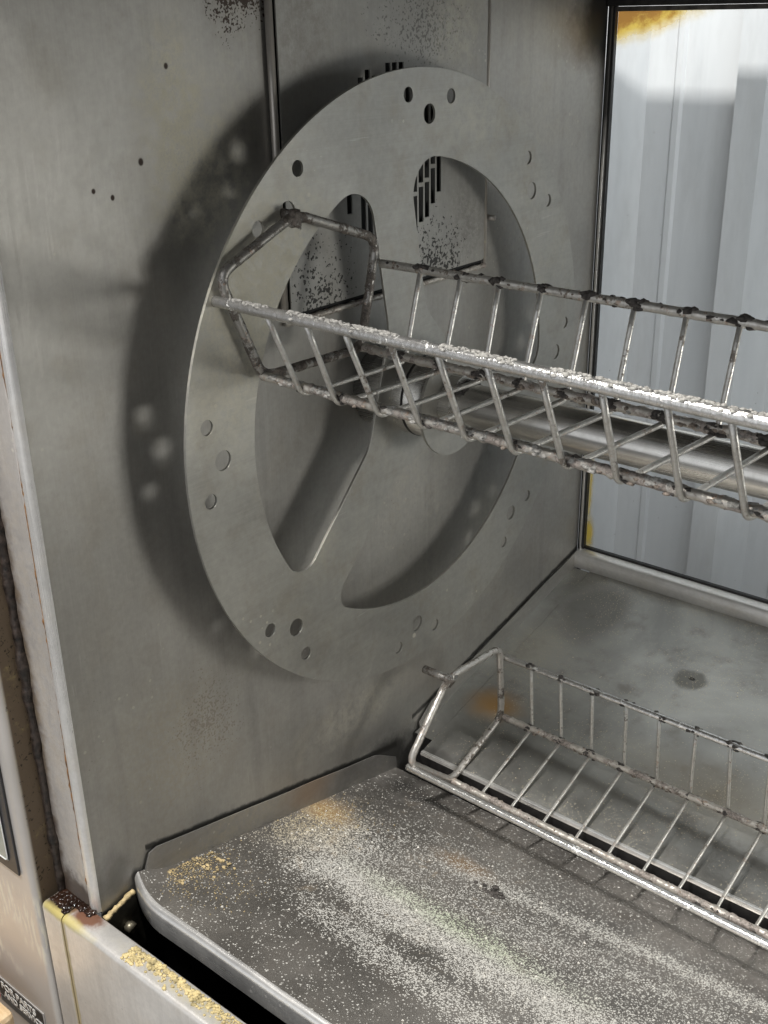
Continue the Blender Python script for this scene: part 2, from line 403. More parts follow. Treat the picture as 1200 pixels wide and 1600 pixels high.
# baked-on metal of the baskets
def wire_mat(name, clean, dirt, thr, rough=.3, rust=.3, metal=.68):
    g = G(name); P = g.obj
    a = g.noise(P, 48., 5, .7); b = g.noise(P, 260., 4, .7)
    mk = g.ss(g.add(a, g.mul(g.math('SUBTRACT', b, .5), .5)), thr - .03, thr + .04)
    c = g.mix(g.mul(g.ss(b, .45, .6), .25), clean, (.3, .27, .22))
    rs = g.mul(g.ss(g.noise(P, 120., 4, .7), .58, .68), rust)
    c = g.mix(rs, c, (.36, .17, .07))
    d = g.mix(g.ss(b, .4, .62), dirt, tuple(min(1, x * 2.4 + .02) for x in dirt))
    c = g.mix(mk, c, d)
    return g.done(c, g.mixf(g.mx(mk, rs), metal, .05), g.mixf(mk, rough, .6), g.add(g.mul(a, .5), b), .5, .0012)
m_frame = wire_mat('scorched_wire', (.34, .33, .31), (.055, .046, .038), .46, .35, .5)
m_frame2 = wire_mat('worn_frame_wire', (.52, .50, .47), (.06, .05, .04), .56, .32, .35)
m_rodf = wire_mat('bare_rod', (.72, .715, .70), (.42, .41, .39), .66, .25, .0, .9)
m_rodb = wire_mat('spotted_rod', (.66, .64, .60), (.085, .07, .055), .60, .3, .5)
m_wire = wire_mat('thin_wire', (.60, .59, .56), (.10, .085, .07), .62, .30, .35)
m_wireb = wire_mat('crusted_rod', (.56, .53, .48), (.15, .13, .115), .52, .4, .6)
m_ash = plain('ash_crust', (.36, .35, .325), 0., .95, 420., .45, .8, .002)
m_char = plain('char_crust', (.07, .062, .056), 0., .7, 420., .6, .8, .002)
m_brownash = plain('brown_crust', (.24, .20, .165), 0., .9, 420., .55, .8, .002)
m_black = plain('black_grime', (.014, .013, .013), 0., .45, 120., .4, .4, .001)
m_dark = plain('dark_void', (.010, .010, .010), 0., .8, 60., .3, .2, .001)
m_rubber = plain('black_gasket', (.012, .012, .012), 0., .38, 150., .4, .3, .001)
m_tar = plain('burnt_grease', (.022, .010, .006), 0., .12, 90., .6, .6, .002)
m_tan = plain('tan_grease', (.46, .36, .19), 0., .8, 150., .5, .7, .002)
m_yellow = plain('yellow_grease', (.60, .49, .25), 0., .85, 120., .4, .8, .002)
m_crumb = plain('pale_crumb', (.68, .60, .44), 0., .9, 60., .35, .4, .001)
m_crumbw = plain('white_crumb', (.72, .70, .64), 0., .9, 60., .2, .4, .001)

# ------------------------------------------------------------------ room behind and below
me = bpy.data.meshes.new('floor')
me.from_pydata([(-6, -6, -1.25), (6, -6, -1.25), (6, 6, -1.25), (-6, 6, -1.25)], [], [(0, 1, 2, 3)])
g = G('concrete'); nz = g.noise(g.pos, 3., 8, .65)
fl = link('floor', me, g.done(g.mix(nz, (.42, .41, .39), (.55, .54, .52)), 0., .8, nz, .3, .004), None, False)
tag(fl, kind='structure')
# profiled sheet cladding behind the glass
g = G('cladding_paint'); nz = g.noise(g.scale(g.pos, (14., 14., 1.5)), 1., 5, .6)
m_clad = g.done(g.mix(g.ss(nz, .3, .7), (.62, .635, .65), (.70, .71, .72)), 0., .42, g.noise(g.pos, 5., 3), .1, .004)
prof = []; x = -1.86
NEAR, FAR = .655, .70
while x < 2.5:                                   # broad valley, flank, narrow crown, flank
    prof += [(x, FAR), (x + .040, FAR), (x + .044, FAR - .004), (x + .052, FAR - .004), (x + .056, FAR), (x + .132, FAR), (x + .150, NEAR), (x + .190, NEAR), (x + .222, FAR)]
    x += .222
# phase: a valley spans x = -.132 .. 0
sh = -.132 - (-1.86 + .222 * 8)
bm = bmesh.new()
lo = [bm.verts.new((p[0] + sh, p[1], -1.25)) for p in prof]; hi = [bm.verts.new((p[0] + sh, p[1], 1.6)) for p in prof]
for a, b, c, d in zip(lo, lo[1:], hi[1:], hi):
    if (a.co - b.co).length > 1e-5: bm.faces.new((a, b, c, d))
bmesh.ops.remove_doubles(bm, verts=bm.verts, dist=1e-5)
cl = from_bm('cladding_wall', bm, m_clad, None, False)
sm_ = cl.modifiers.new('thickness', 'SOLIDIFY'); sm_.thickness = .0015
tag(cl, 'white ribbed metal cladding wall seen through the oven back glass', 'wall')

# ------------------------------------------------------------------ oven cabinet
oven = empty('oven_cabinet', (0, 0, -1.2), 'grimy open stainless steel rotisserie oven cabinet around the wheel and trays', 'oven')
XW = -.05
YF, YB = -.41, .4275
# side wall with its bent front edge (profile in x,y swept along z)
def vsweep(name, prof, z0, z1, mat, parent, thick=.0015, nz=1, smooth=True):
    bm = bmesh.new(); rows = []
    for i in range(nz + 1):
        z = z0 + (z1 - z0) * i / nz
        rows.append([bm.verts.new((p[0], p[1], z)) for p in prof])
    for A, B in zip(rows, rows[1:]):
        for k in range(len(A) - 1): bm.faces.new((A[k], A[k + 1], B[k + 1], B[k]))
    bmesh.ops.recalc_face_normals(bm, faces=bm.faces)
    o = from_bm(name, bm, mat, parent, smooth)
    m = o.modifiers.new('thickness', 'SOLIDIFY'); m.thickness = thick; m.offset = 0
    o.modifiers.new('split', 'EDGE_SPLIT').split_angle = math.radians(40)
    return o
arc = [(XW - .005 + .005 * math.cos(a), YF + .005 - .005 * math.sin(a)) for a in [math.pi / 2 * k / 6 for k in range(1, 7)]]
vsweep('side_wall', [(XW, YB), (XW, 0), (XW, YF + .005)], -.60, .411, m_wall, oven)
vsweep('bent_edge', [(XW + .0004, YF + .0052)] + arc + [(XW - .0075, YF), (XW - .0078, YF + .004)], -.396, .411, m_bend, oven)
# brown drip line running down the seam beside the bent edge
bm = bmesh.new()
pth = [(XW - .0088 + .0008 * math.sin(z * 30) + .0006 * mnoise.noise(Vector((z * 40, 0, 0))), YF + .0008, z) for z in [-.394 + .79 * k / 220 for k in range(221)]]
add_tube(bm, pth, .0011, 6, False, .0009, 180)
from_bm('grease_drip', bm, plain('amber_grease', (.20, .095, .03), 0., .35, 160., .6, .4), oven, True)
vsweep('front_jamb', [(XW - .0102, YF + .012), (XW - .0102, YF + .0025), (XW - .012, YF + .001), (-.1045, YF + .001)], -.396, .411, m_jamb, oven)
box('seam_grime', (XW - .0101, YF + .004, -.396), (XW - .0079, YF + .014, .40), plain('brown_grime', (.07, .035, .018), 0., .5, 150., .6), oven)
# black grime in the inner corner beside the control panel
bm = bmesh.new()
pth = [(-.1005 + .002 * mnoise.noise(Vector((z * 25, 3, 0))), YF - .0005, z) for z in [-.394 + .79 * k / 260 for k in range(261)]]
add_tube(bm, pth, .0042, 8, False, .0032, 45)
from_bm('corner_grime', bm, plain('corner_grime', (.030, .022, .018), 0., .35, 140., .8, .6, .002), oven, True)
# control panel
ex = -.1035; yc_ = -.4375; rr = .006
arc = [(ex - rr + rr * math.cos(a), yc_ + rr - rr * math.sin(a)) for a in [math.pi / 2 * k / 8 for k in range(9)]]
cp = vsweep('control_panel', [(ex, YF + .004)] + arc + [(-.62, yc_)], -.66, .411, m_control, oven, .0012)
def pp(u, v, y):                                    # pixel of the photograph -> point on the plane y (for measuring only)
    d = R @ Vector(((u - 600) / 1753.4, -(v - 800) / 1753.4, -1)); c = M4.translation
    return c + d * ((y - c.y) / d.y)
c_ = pp(33, 1368, yc_ - .001)
fx, fz = c_.x, c_.z
fw = pp(17, 1335, yc_ - .001)
box('display_frame', (fx - .20, yc_ - .0030, fz), (fx, yc_ - .0010, fz + .24), plain('black_bezel', (.03, .03, .032), 0., .35, 40., .2, .1), cp, .0008)
bm = bmesh.new(); add_box(bm, (fx - .188, yc_ - .0040, fz + .012), (fx - .0125, yc_ - .0031, fz + .228), .0004)
from_bm('display_window', bm, plain('grey_display', (.33, .36, .33), 0., .25, 20., .15, .05), cp)
bm = bmesh.new()
add_tube(bm, resample(fillet([(fx - .188, yc_ - .0041, fz + .012), (fx - .0125, yc_ - .0041, fz + .012), (fx - .0125, yc_ - .0041, fz + .228), (fx - .188, yc_ - .0041, fz + .228)], .006, 5, True), .02, True), .0007, 6, True)
from_bm('display_border', bm, plain('white_border', (.75, .75, .73), 0., .5, 30., .05, .05), cp, True)
# warning sticker, black with white capitals
sa, sb_, sc_ = pp(2, 1521, yc_), pp(71, 1588, yc_), pp(58, 1612, yc_)
zt = (sa.z + sb_.z) / 2; zb = zt - .036
st = box('sticker', (sb_.x - .082, yc_ - .0016, zb), (sb_.x, yc_ - .0008, zt), plain('sticker_grey', (.42, .41, .40), 0., .45, 60., .1, .1), cp)
box('sticker_field', (sb_.x - .0800, yc_ - .0020, zb + .0115), (sb_.x - .0022, yc_ - .00165, zt - .002), plain('sticker_black', (.02, .02, .02), 0., .4, 60., .2, .1), cp)
box('sticker_strip', (sb_.x - .0800, yc_ - .0020, zb + .002), (sb_.x - .0022, yc_ - .00165, zb + .0095), plain('sticker_band', (.05, .05, .05), 0., .4, 60., .2, .1), cp)
box('red_mark', (sb_.x - .097, yc_ - .0020, zb + .003), (sb_.x - .0835, yc_ - .0008, zt - .006), plain('red_sticker', (.62, .09, .08), 0., .4, 60., .1, .1), cp)
def text(name, body, size, loc, mat, parent):
    cu = bpy.data.curves.new(name, 'FONT'); cu.body = body; cu.size = size; cu.align_x = 'RIGHT'; cu.extrude = .0002; cu.offset = size * .02
    to = bpy.data.objects.new('tmp', cu); COL.objects.link(to); bpy.context.view_layer.update()
    me = bpy.data.meshes.new_from_object(to.evaluated_get(bpy.context.evaluated_depsgraph_get()))
    bpy.data.objects.remove(to)
    for v in me.vertices: v.co = Vector((loc[0] + v.co.x, loc[1] - v.co.z, loc[2] + v.co.y))
    return link(name, me, mat, parent, False)
m_white = plain('white_ink', (.8, .8, .78), 0., .5, 30., .05, .05)
text('lettering', 'FOR PARTS', .0120, (sb_.x - .014, yc_ - .0023, zt - .0125), m_white, cp)
text('lettering', 'AND SERVICE', .0110, (sb_.x - .0045, yc_ - .0023, zt - .0232), m_white, cp)
# lower front panel: corner post and panel with a folded top
def foldprof(z0):
    return [(YF - .0005, -.402), (YF - .0005, -.3965), (YF - .002, -.395), (YF - .019, -.395)] + [(YF - .019 - .004 * math.sin(a), -.399 + .004 * math.cos(a)) for a in [math.pi / 2 * k / 5 for k in range(1, 6)]] + [(YF - .023, z0)]
sheet('front_post', foldprof(-.95), -.0995, -.0712, .0015, m_panel, oven)
sheet('front_panel', foldprof(-.95), -.0698, 1.0, .0015, m_panel, oven, nx=1)
box('post_seam', (-.0711, YF - .0232, -.95), (-.0699, YF - .020, -.3985), plain('seam_grime', (.20, .14, .06), 0., .6, 150., .5), oven)
# dark cavity under the trays
bm = bmesh.new()
vs = [bm.verts.new((XW + .0022, y, z)) for y, z in [(YF + .003, -.3985), (-.370, -.3985), (-.355, -.402), (0.02, -.495), (.02, -.95), (YF + .003, -.95)]]
bm.faces.new(vs)
vs = [bm.verts.new(p) for p in [(XW, YF + .003, -.62), (1.0, YF + .003, -.62), (1.0, .42, -.62), (XW, .42, -.62)]]; bm.faces.new(vs)
vs = [bm.verts.new(p) for p in [(XW, .42, -.62), (1.0, .42, -.62), (1.0, .42, -.40), (XW, .42, -.40)]]; bm.faces.new(vs)
vs = [bm.verts.new(p) for p in [(XW, YF + .0022, -.62), (1.0, YF + .0022, -.62), (1.0, YF + .0022, -.404), (XW, YF + .0022, -.404)]]; bm.faces.new(vs)
from_bm('lower_cavity', bm, m_dark, oven)
# bracket and bolt inside the gap
bm = bmesh.new()
ol = fillet([(XW + .005, YF + .004, -.46), (XW + .005, YF + .004, -.402), (XW + .005, -.372, -.393), (XW + .005, -.366, -.46)], .006, 4, True)
f = bm.faces.new([bm.verts.new(p) for p in ol]); ex_ = bmesh.ops.extrude_face_region(bm, geom=[f])
for v in ex_['geom']:
    if isinstance(v, bmesh.types.BMVert): v.co.x += .002
br = from_bm('bracket', bm, plain('bracket_steel', (.08, .075, .06), .5, .5, 90., .4), oven)
tube('bolt', [(XW + .006, -.384, -.425), (XW + .014, -.384, -.425)], .0055, plain('bolt_steel', (.30, .27, .20), .7, .4, 90., .3), br, 6)
tube('bracket_crust', resample([Vector((XW + .006, YF + .004, -.402)), Vector((XW + .006, -.372, -.3925))], .0015), .0022, m_tan, br, 7, lump=.002, lscale=260)
# ceiling and roof
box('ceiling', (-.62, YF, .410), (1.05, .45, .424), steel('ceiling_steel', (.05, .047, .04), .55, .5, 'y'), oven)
box('light_block_wall', (1.052, YF, -.60), (1.056, .45, .4095), steel('light_block_steel', (.10, .098, .09), .5, .6, 'z'), oven)  # unseen far side, added and darkened to cut ambient and bounce light
# vent cover plate with rows of slots
yl, yr, zb_, zt_ = -.128, .172, .098, .409
cols = 17; holes = []
for i in range(cols):
    y = .0910 - .0097 * i
    if i in (9, 13): continue
    dy = y - .022
    if abs(dy) > .078: continue
    half = math.sqrt(.080 ** 2 - dy * dy)
    a = .2195 - half + .003 * (i % 2)
    while a < .2195 + half - .004:
        b = min(a + .034, .2195 + half + .008, .3025)
        holes.append([(y - .0036, a), (y + .0036, a), (y + .0036, b), (y - .0036, b)])
        a += .038
ol = [(p.x, p.y) for p in fillet([(yl, zb_, 0), (yr, zb_, 0), (yr, zt_, 0), (yl, zt_, 0)], .004, 4, True)]
vc = plate2d('vent_cover', ol, holes, .0016, lambda a, b, c: (XW + .008 + c, a, b), m_vent, oven)
box('vent_backing', (XW + .0012, yl - .0035, zb_ - .006), (XW + .0030, yr + .0035, .409), m_dark, vc)
m_trim = steel('trim_steel', (.50, .47, .43), .34, .55, 'z', blotch=.2, dots=.8)
tube('edge_bead', [(XW + .0055, yl - .0052, .409), (XW + .0055, yl - .0052, zb_ - .004)], .0034, m_trim, vc, 10)
tube('edge_bead', [(XW + .0050, yr + .0062, .409), (XW + .0050, yr + .0062, zb_ - .006)], .0026, m_trim, vc, 10)
tube('edge_bead', resample([Vector((XW + .0050, yl - .004, zb_ - .008)), Vector((XW + .005, yr + .006, zb_ - .008))], .003), .0028, m_wireb, vc, 8, lump=.0012, lscale=160)
tube('locating_pin', [(XW, .187, .140), (XW + .012, .187, .140)], .003, m_trim, oven, 8)
# back frame and glass
box('back_post', (XW + .0052, .424, -.372), (XW + .0080, .436, .346), steel('post_steel', (.62, .61, .59), .3, .8, 'z', [((-.043, .43, .34), (.05, .05, .17), BLACK, .97, .2, 20., .4, 0)], blotch=.2), oven, .0006)
box('post_gasket', (XW + .0084, .427, -.362), (XW + .0112, .4335, .346), m_rubber, oven, .0005)
box('corner_gap', (XW + .0012, .4278, -.40), (XW + .0048, .4340, .41), m_rubber, oven)
sheet('bottom_rail', [(.437, -.3475), (.428, -.3495), (.4185, -.3520), (.4150, -.3545), (.4135, -.370), (.4150, -.3735)], XW + .004, 1.0, .0014, steel('rail_steel', (.62, .61, .59), .36, .6, 'x', blotch=.15), oven)
box('rail_gasket', (XW + .010, .4285, -.3492), (1.0, .4345, -.3455), m_rubber, oven, .0006)
box('top_rail', (XW + .0015, .421, .346), (1.0, .440, .4105), plain('black_rail', (.016, .015, .014), .2, .45, 90., .4), oven, .0008)
box('top_gasket', (XW + .0113, .428, .3405), (1.0, .436, .3457), plain('grey_gasket', (.06, .055, .05), .1, .5, 60., .6), oven, .0006)
g = G('door_glass')
P = g.pos; X, Y, Z = g.xyz(P)
tr = g.n('BsdfTransparent', {0: (.93, .95, .95)}); gl = g.n('BsdfGlossy', {0: (1, 1, 1), 1: .03})
fr = g.n('Fresnel', {0: 1.45})
s1 = g.n('MixShader', {0: g.mul(fr, .8), 1: tr, 2: gl})
smear = g.mul(g.ss(g.noise(g.scale(P, (22., 22., 5.)), 1., 5, .6), .42, .8), .16)
smear = g.add(smear, .05)
spk = g.mul(g.math('LESS_THAN', g.voro(P, 55.), .035), .5)
df = g.n('BsdfDiffuse', {0: (.62, .62, .60)})
s2 = g.n('MixShader', {0: g.mx(smear, spk), 1: s1, 2: df})
# baked amber corners
nzz = g.mul(g.math('SUBTRACT', g.noise(P, 45., 6, .7), .5), .7)
dx = g.math('SUBTRACT', X, -.038); dz = g.math('SUBTRACT', .3405, Z)
prod = g.add(g.math('SQRT', g.add(g.math('POWER', g.math('DIVIDE', g.mx(dx, 0.), .125), 1.2), g.math('POWER', g.math('DIVIDE', g.mx(dz, 0.), .042), 1.2))), g.mul(nzz, .5))
am1 = g.ss(prod, 1.02, .70)
d3 = g.blob((-.037, .434, -.325), (.010, .1, .030), .3, 60., .7)
am2 = g.mul(g.blob((-.039, .434, -.25), (.006, .1, .08), .3, 60., .7), .8)
am = g.mx(am1, g.mx(d3, am2))
ac = g.mix(g.ss(g.add(prod, nzz), .55, .85), (.45, .20, .01), (.92, .66, .10))
tl = g.n('BsdfTranslucent', {0: ac}); dfa = g.n('BsdfDiffuse', {0: ac}); tra = g.n('BsdfTransparent', {0: ac})
am_s = g.n('MixShader', {0: .5, 1: g.n('MixShader', {0: .4, 1: tl, 2: dfa}), 2: tra})
s3 = g.n('MixShader', {0: g.mul(am, .95), 1: s2, 2: am_s})
g.t.links.new(s3, g.out.inputs[0])
me = bpy.data.meshes.new('glass_pane')
me.from_pydata([(XW + .011, .4337, -.350), (1.0, .4337, -.350), (1.0, .4337, .344), (XW + .011, .4337, .344)], [], [(0, 1, 2, 3)])
link('glass_pane', me, g.m, oven, False)

# ------------------------------------------------------------------ drip trays
SL = -.2515
def zf(y): return -.3886 + SL * (y + .357)
tf = empty('front_drip_tray', (.45, -.18, -.50), 'front drip tray strewn with pale powder and yellow crumbs, sloping to the gap', 'tray')
yn = -.375
nose = [(yn - .006 * math.sin(a), zf(yn) + .0005 - .006 + .006 * math.cos(a)) for a in [math.pi / 2 * k / 5 for k in range(6)]]
edge = [(yn - .004, zf(yn) - .026), (yn - .006, zf(yn) - .0245)] + nose[::-1][:-1] + [(yn, zf(yn) + .0005)]
prof = [(yn + (.012 - yn) * k / 60, zf(yn + (.012 - yn) * k / 60)) for k in range(61)] + [(.0125, zf(.012) - .012)]
def wobf(x, y, z):
    t = max(0, 1 - (x + .047) / .05)
    e = max(0, (-.33 - y) / .05)
    return (0, .014 * t * t * min(1, e), .0012 * mnoise.noise(Vector((x * 7, y * 9, 1))) + .006 * t * t * min(1, e * 1.4) + .0006 * mnoise.noise(Vector((x * 30, y * 30, 4))))
tp = sheet('tray_pan', prof, -.046, .98, .0012, m_tray_f, tf, nx=110, wob=wobf)
sheet('rolled_edge', edge, -.046, .98, .0012, m_edge, tf, nx=110, wob=wobf)
bm = bmesh.new()                                    # upstand against the side wall
NN = 40; lo = []; hi = []
for k in range(NN + 1):
    y = -.358 + (.372) * k / NN
    t = min(1, k / 2.0); h = .0285 * math.sqrt(max(0, 1 - (1 - t) ** 2)) if t < 1 else .0285
    dip = 0.012 * max(0, (y + .02) / .03) if y > -.02 else 0
    lo.append(bm.verts.new((-.0455, y, zf(y) - .0003))); hi.append(bm.verts.new((-.0470 + .0006 * mnoise.noise(Vector((y * 20, 0, 0))), y, zf(y) + max(.001, h - dip) + .0008 * mnoise.noise(Vector((y * 14, 2, 0))))))
for k in range(NN): bm.faces.new((lo[k], lo[k + 1], hi[k + 1], hi[k]))
o = from_bm('tray_upstand', bm, steel('upstand_steel', (.30, .29, .275), .5, .75, 'y', [((-.046, -.13, -.42), (.1, .05, .03), (.20, .12, .06), .6, .4, 40., .9, 0), ((-.046, -.25, -.40), (.1, .12, .03), (.34, .30, .22), .6, .4, 40., .9, 90.)], blotch=.5), tf, True)
o.modifiers.new('thickness', 'SOLIDIFY').thickness = .0012; o.modifiers.new('split', 'EDGE_SPLIT').split_angle = math.radians(50)
SB = .2205
def zr(y): return -.4585 + SB * (y - .030)
tb = empty('rear_drip_tray', (.45, .22, -.50), 'rear drip tray, bare scorched steel sloping down from the back glass', 'tray')
prof = [(.034 + (.424 - .034) * k / 60, zr(.034 + (.424 - .034) * k / 60)) for k in range(61)]
def wobr(x, y, z):
    return (0, 0, .0015 * mnoise.noise(Vector((x * 6, y * 8, 3))) + .0005 * mnoise.noise(Vector((x * 25, y * 25, 4))) if y > .034 else 0)
sheet('tray_pan', prof, -.020, .98, .0012, m_tray_b, tb, nx=90, wob=wobr)
sheet('tray_corner', [(.052 + .02 * k, zr(.052 + .02 * k)) for k in range(19)], -.0462, -.0203, .0012, m_tray_b, tb)
sheet('front_lip', [(.0292, -.4610), (.0292, -.4592), (.0302, -.4572), (.0322, -.4570), (.0338, -.4576)], -.020, .98, .0012, m_edge, tb)
sheet('front_fold', [(.0345, -.500), (.0310, -.498), (.0305, -.480), (.0300, -.4612)], -.020, .98, .0010, m_black, tb)
bm = bmesh.new(); lo = []; hi = []
for k in range(31):
    y = .060 + (.418 - .060) * k / 30
    lo.append(bm.verts.new((-.0448, y, zr(y) - .0003))); hi.append(bm.verts.new((-.0468, y, zr(y) + min(.021, .008 + .02 * k / 3) + .0008 * mnoise.noise(Vector((y * 14, 7, 0))))))
for k in range(30): bm.faces.new((lo[k], lo[k + 1], hi[k + 1], hi[k]))
o = from_bm('tray_upstand', bm, steel('rear_upstand_steel', (.42, .41, .385), .36, .8, 'y', blotch=.4), tb, True)
o.modifiers.new('thickness', 'SOLIDIFY').thickness = .0012; o.modifiers.new('split', 'EDGE_SPLIT').split_angle = math.radians(50)

# ------------------------------------------------------------------ wheel with hub and shaft
wh = empty('rotisserie_wheel', (0, 0, 0), 'large round steel rotisserie wheel with three cutouts and ring of holes', 'wheel')
def circ(c, r, n): return [(c[0] + r * math.cos(2 * math.pi * k / n), c[1] + r * math.sin(2 * math.pi * k / n)) for k in range(n)]
holes = []
for a in (85.5, 130.6, 177.9, 224.2, 269.3, 312.3, 355.9, 40.8):
    for da, r, rad in ((0, .2605, .0088), (6.6, .2780, .0066), (-6.6, .2780, .0066)):
        t = math.radians(a + da); holes.append(circ((r * math.cos(t), r * math.sin(t)), rad, 24))
sp_ang = [100.0, 226.2, 343.0]
def window(a0, a1, p0, p1):
    """cutout between spokes at angles a0 < a1 (degrees), outer corner radii p0, p1"""
    hw = .0285; ro = .2240
    def pol(r, t): return Vector((r * math.cos(t), r * math.sin(t), 0))
    def spoke_pt(a, side, r):
        t = math.radians(a); return Vector((r * math.cos(t) - side * hw * math.sin(t), r * math.sin(t) + side * hw * math.cos(t), 0))
    t0, t1 = math.radians(a0), math.radians(a1)
    b0 = math.asin((hw + p0) / (ro - p0)); b1 = math.asin((hw + p1) / (ro - p1))
    c0 = pol(ro - p0, t0 + b0); c1 = pol(ro - p1, t1 - b1)
    out = []
    for k in range(15):                              # corner at the first spoke: from the spoke edge round to the rim
        a = (t0 - math.pi / 2) + (b0 + math.pi / 2) * k / 14; out.append(c0 + pol(p0, a))
    for k in range(1, 50):
        a = (t0 + b0) + (t1 - b1 - t0 - b0) * k / 50; out.append(pol(ro, a))
    for k in range(15):
        a = (t1 - b1) + (b1 + math.pi / 2) * k / 14; out.append(c1 + pol(p1, a))
    pI, p00 = spoke_pt(a1, -1, .078), spoke_pt(a0, 1, .078)
    def corner(a, b, c, r):
        q0 = b + (a - b).normalized() * r; q2 = b + (c - b).normalized() * r
        return [q0 * (1 - t) ** 2 + b * 2 * t * (1 - t) + q2 * t * t for t in [k / 8 for k in range(9)]]
    out += corner(out[-1], pI, p00, .010) + corner(pI, p00, out[0], .010)
    return [(p.x, p.y) for p in out]
wins = [window(100.0, 226.2, .030, .022), window(226.2, 343.0, .018, .028), window(343.0, 460.0, .028, .032)]
disc = plate2d('disc', circ((0, 0), .300, 180), holes + wins, .0026, lambda a, b, c: (c, a, b), m_wheel, wh)
bv = disc.modifiers.new('worn_edge', 'BEVEL'); bv.width = .0004; bv.segments = 2; bv.limit_method = 'ANGLE'; bv.angle_limit = math.radians(50)
disc.modifiers.new('split', 'EDGE_SPLIT').split_angle = math.radians(30)
tube('hub_collar', [(-.048, 0, 0), (-.02, 0, 0), (.0015, 0, 0), (.037, 0, 0)], .0405, m_hub, wh, 48)
def ringtube(name, x0, x1, r0, r1, parent, mat):
    bm = bmesh.new(); n = 48; L = []
    for x, r in ((x0, r0), (x0, r1), (x1, r1), (x1, r0)):
        L.append([bm.verts.new((x, r * math.cos(2 * math.pi * k / n), r * math.sin(2 * math.pi * k / n))) for k in range(n)])
    for i in range(4):
        A, B = L[i], L[(i + 1) % 4]
        for k in range(n): bm.faces.new((A[k], A[(k + 1) % n], B[(k + 1) % n], B[k]))
    o = from_bm(name, bm, mat, parent, True); o.modifiers.new('split', 'EDGE_SPLIT').split_angle = math.radians(40); return o
ringtube('collar_ring', .0120, .0145, .035, .0412, wh, m_black)
ringtube('hub_flange', .0445, .0475, .012, .0530, wh, m_wheel)
ringtube('hub_sleeve', .037, .0600, .012, .0290, wh, m_hub)
tube('shaft', [(.0560, 0, 0), (.0620, 0, 0), (.5, 0, 0), (1.0515, 0, 0)], .0205, m_shaft, wh, 40)
bm = bmesh.new()
for k in range(60):
    a = random.uniform(.2, 2.4); add_blob(bm, (.0625 + random.random() * .004, .0215 * math.cos(a), .0215 * math.sin(a)), random.uniform(.0012, .003), 1)
from_bm('burnt_ring', bm, m_char, wh, True)

# ------------------------------------------------------------------ wire baskets
def rodrigues(w):
    w = Vector(w); return Matrix.Rotation(w.length, 4, w.normalized())
BLEN = .80
def basket(label, w, T, key, xs, m_fr, mats, wr, pin_len, crust):
    M = rodrigues(w); M.translation = Vector(T)
    b = empty('wire_basket', None, label, 'basket', 'wire baskets of the rotisserie', M)
    k = {n: Vector((0, *p)) for n, p in key.items()}
    def fr(x):
        P = [k['K'], k['SR'], k['BR'], k['BL'], k['SL']]
        P = [p + Vector((x, 0, 0)) for p in P]
        return resample(fillet(P, .014, 6, True), .004, True)
    for x in (0, BLEN):
        tube('end_frame', fr(x), .0040, m_fr, b, 10, True, False, lump=.0007, lscale=240)
    RF = key['RF']; RB = key['RB']
    radii = {'RF': .0050, 'RB': .0037, 'BL': .0036, 'BR': .0036}
    for n in ('RF', 'RB', 'BL', 'BR'):
        p0 = k[n] + Vector((-.007 if n == 'RF' else .0, 0, 0)); p1 = k[n] + Vector((BLEN, 0, 0))
        if n in ('BL', 'BR'): p0 = p0 + Vector((0, 0, .001)); p1 = p1 + Vector((0, 0, .001))
        r = radii[n] * (crust.get('rf', 1) if n == 'RF' else 1)
        tube('rod', resample([p0, p1], .003), r, mats[n], b, 12, False, False, lump=crust['lump'][n], lscale=crust.get('ls', 170), bias=Vector((0, -.1, 1)) if n == 'RF' else None)
    for x in xs:
        pts = [k['RF'] + Vector((x + .002, 0, -.001)), k['BL'] + Vector((x, -.004, -.0042)), k['BR'] + Vector((x, .004, -.0042)), k['RB'] + Vector((x - .002, 0, .002))]
        jj = [Vector((random.gauss(0, .0009), 0, 0)) for _ in pts]
        tube('wire', resample(fillet([p + j for p, j in zip(pts, jj)], .008, 4), .02), wr, mats['W'], b, 8, False, False)
    # flattened tab and pivot pin at the apex of the end frame
    bm = bmesh.new()
    add_blob(bm, k['K'] + Vector((.001, 0, -.004)), .0085, 2, (.55, 1.0, .9), .5)
    from_bm('pivot_tab', bm, m_frame, b, True, world=False)
    tube('pivot_pin', [k['K'] + Vector((-pin_len, 0, -.001)), k['K'] + Vector((.004, 0, -.001))], .0045, m_frame, b, 12, False, False)
    # baked residue: lumps gathered on the rods and at the wire crossings
    for nm, mat, items in crust['sets']:
        bm = bmesh.new()
        for (n, dens, rmin, rmax, spread, joints) in items:
            for _ in range(int(dens)):
                if joints: x = random.choice(xs) + random.gauss(0, .0035)
                else: x = random.uniform(.01, .62)
                if x < .004: continue
                if not joints and mnoise.noise(Vector((x * 22, dens, 0))) < -.12: continue
                a = random.gauss(math.pi / 2, spread); rr = radii[n] * .9
                c = k[n] + Vector((x, rr * math.cos(a), rr * math.sin(a)))
                add_blob(bm, c, random.uniform(rmin, rmax), 1, (1.5, 1, .8), .45)
        from_bm(nm, bm, mat, b, True, world=False, kind='stuff')
    return b
key1 = dict(K=(-.0094, .0017), SR=(.086, -.0313), SL=(-.0923, -.034), RB=(.0915, -.0541), RF=(-.0920, -.0543), BR=(.0625, -.1250), BL=(-.0545, -.1235))
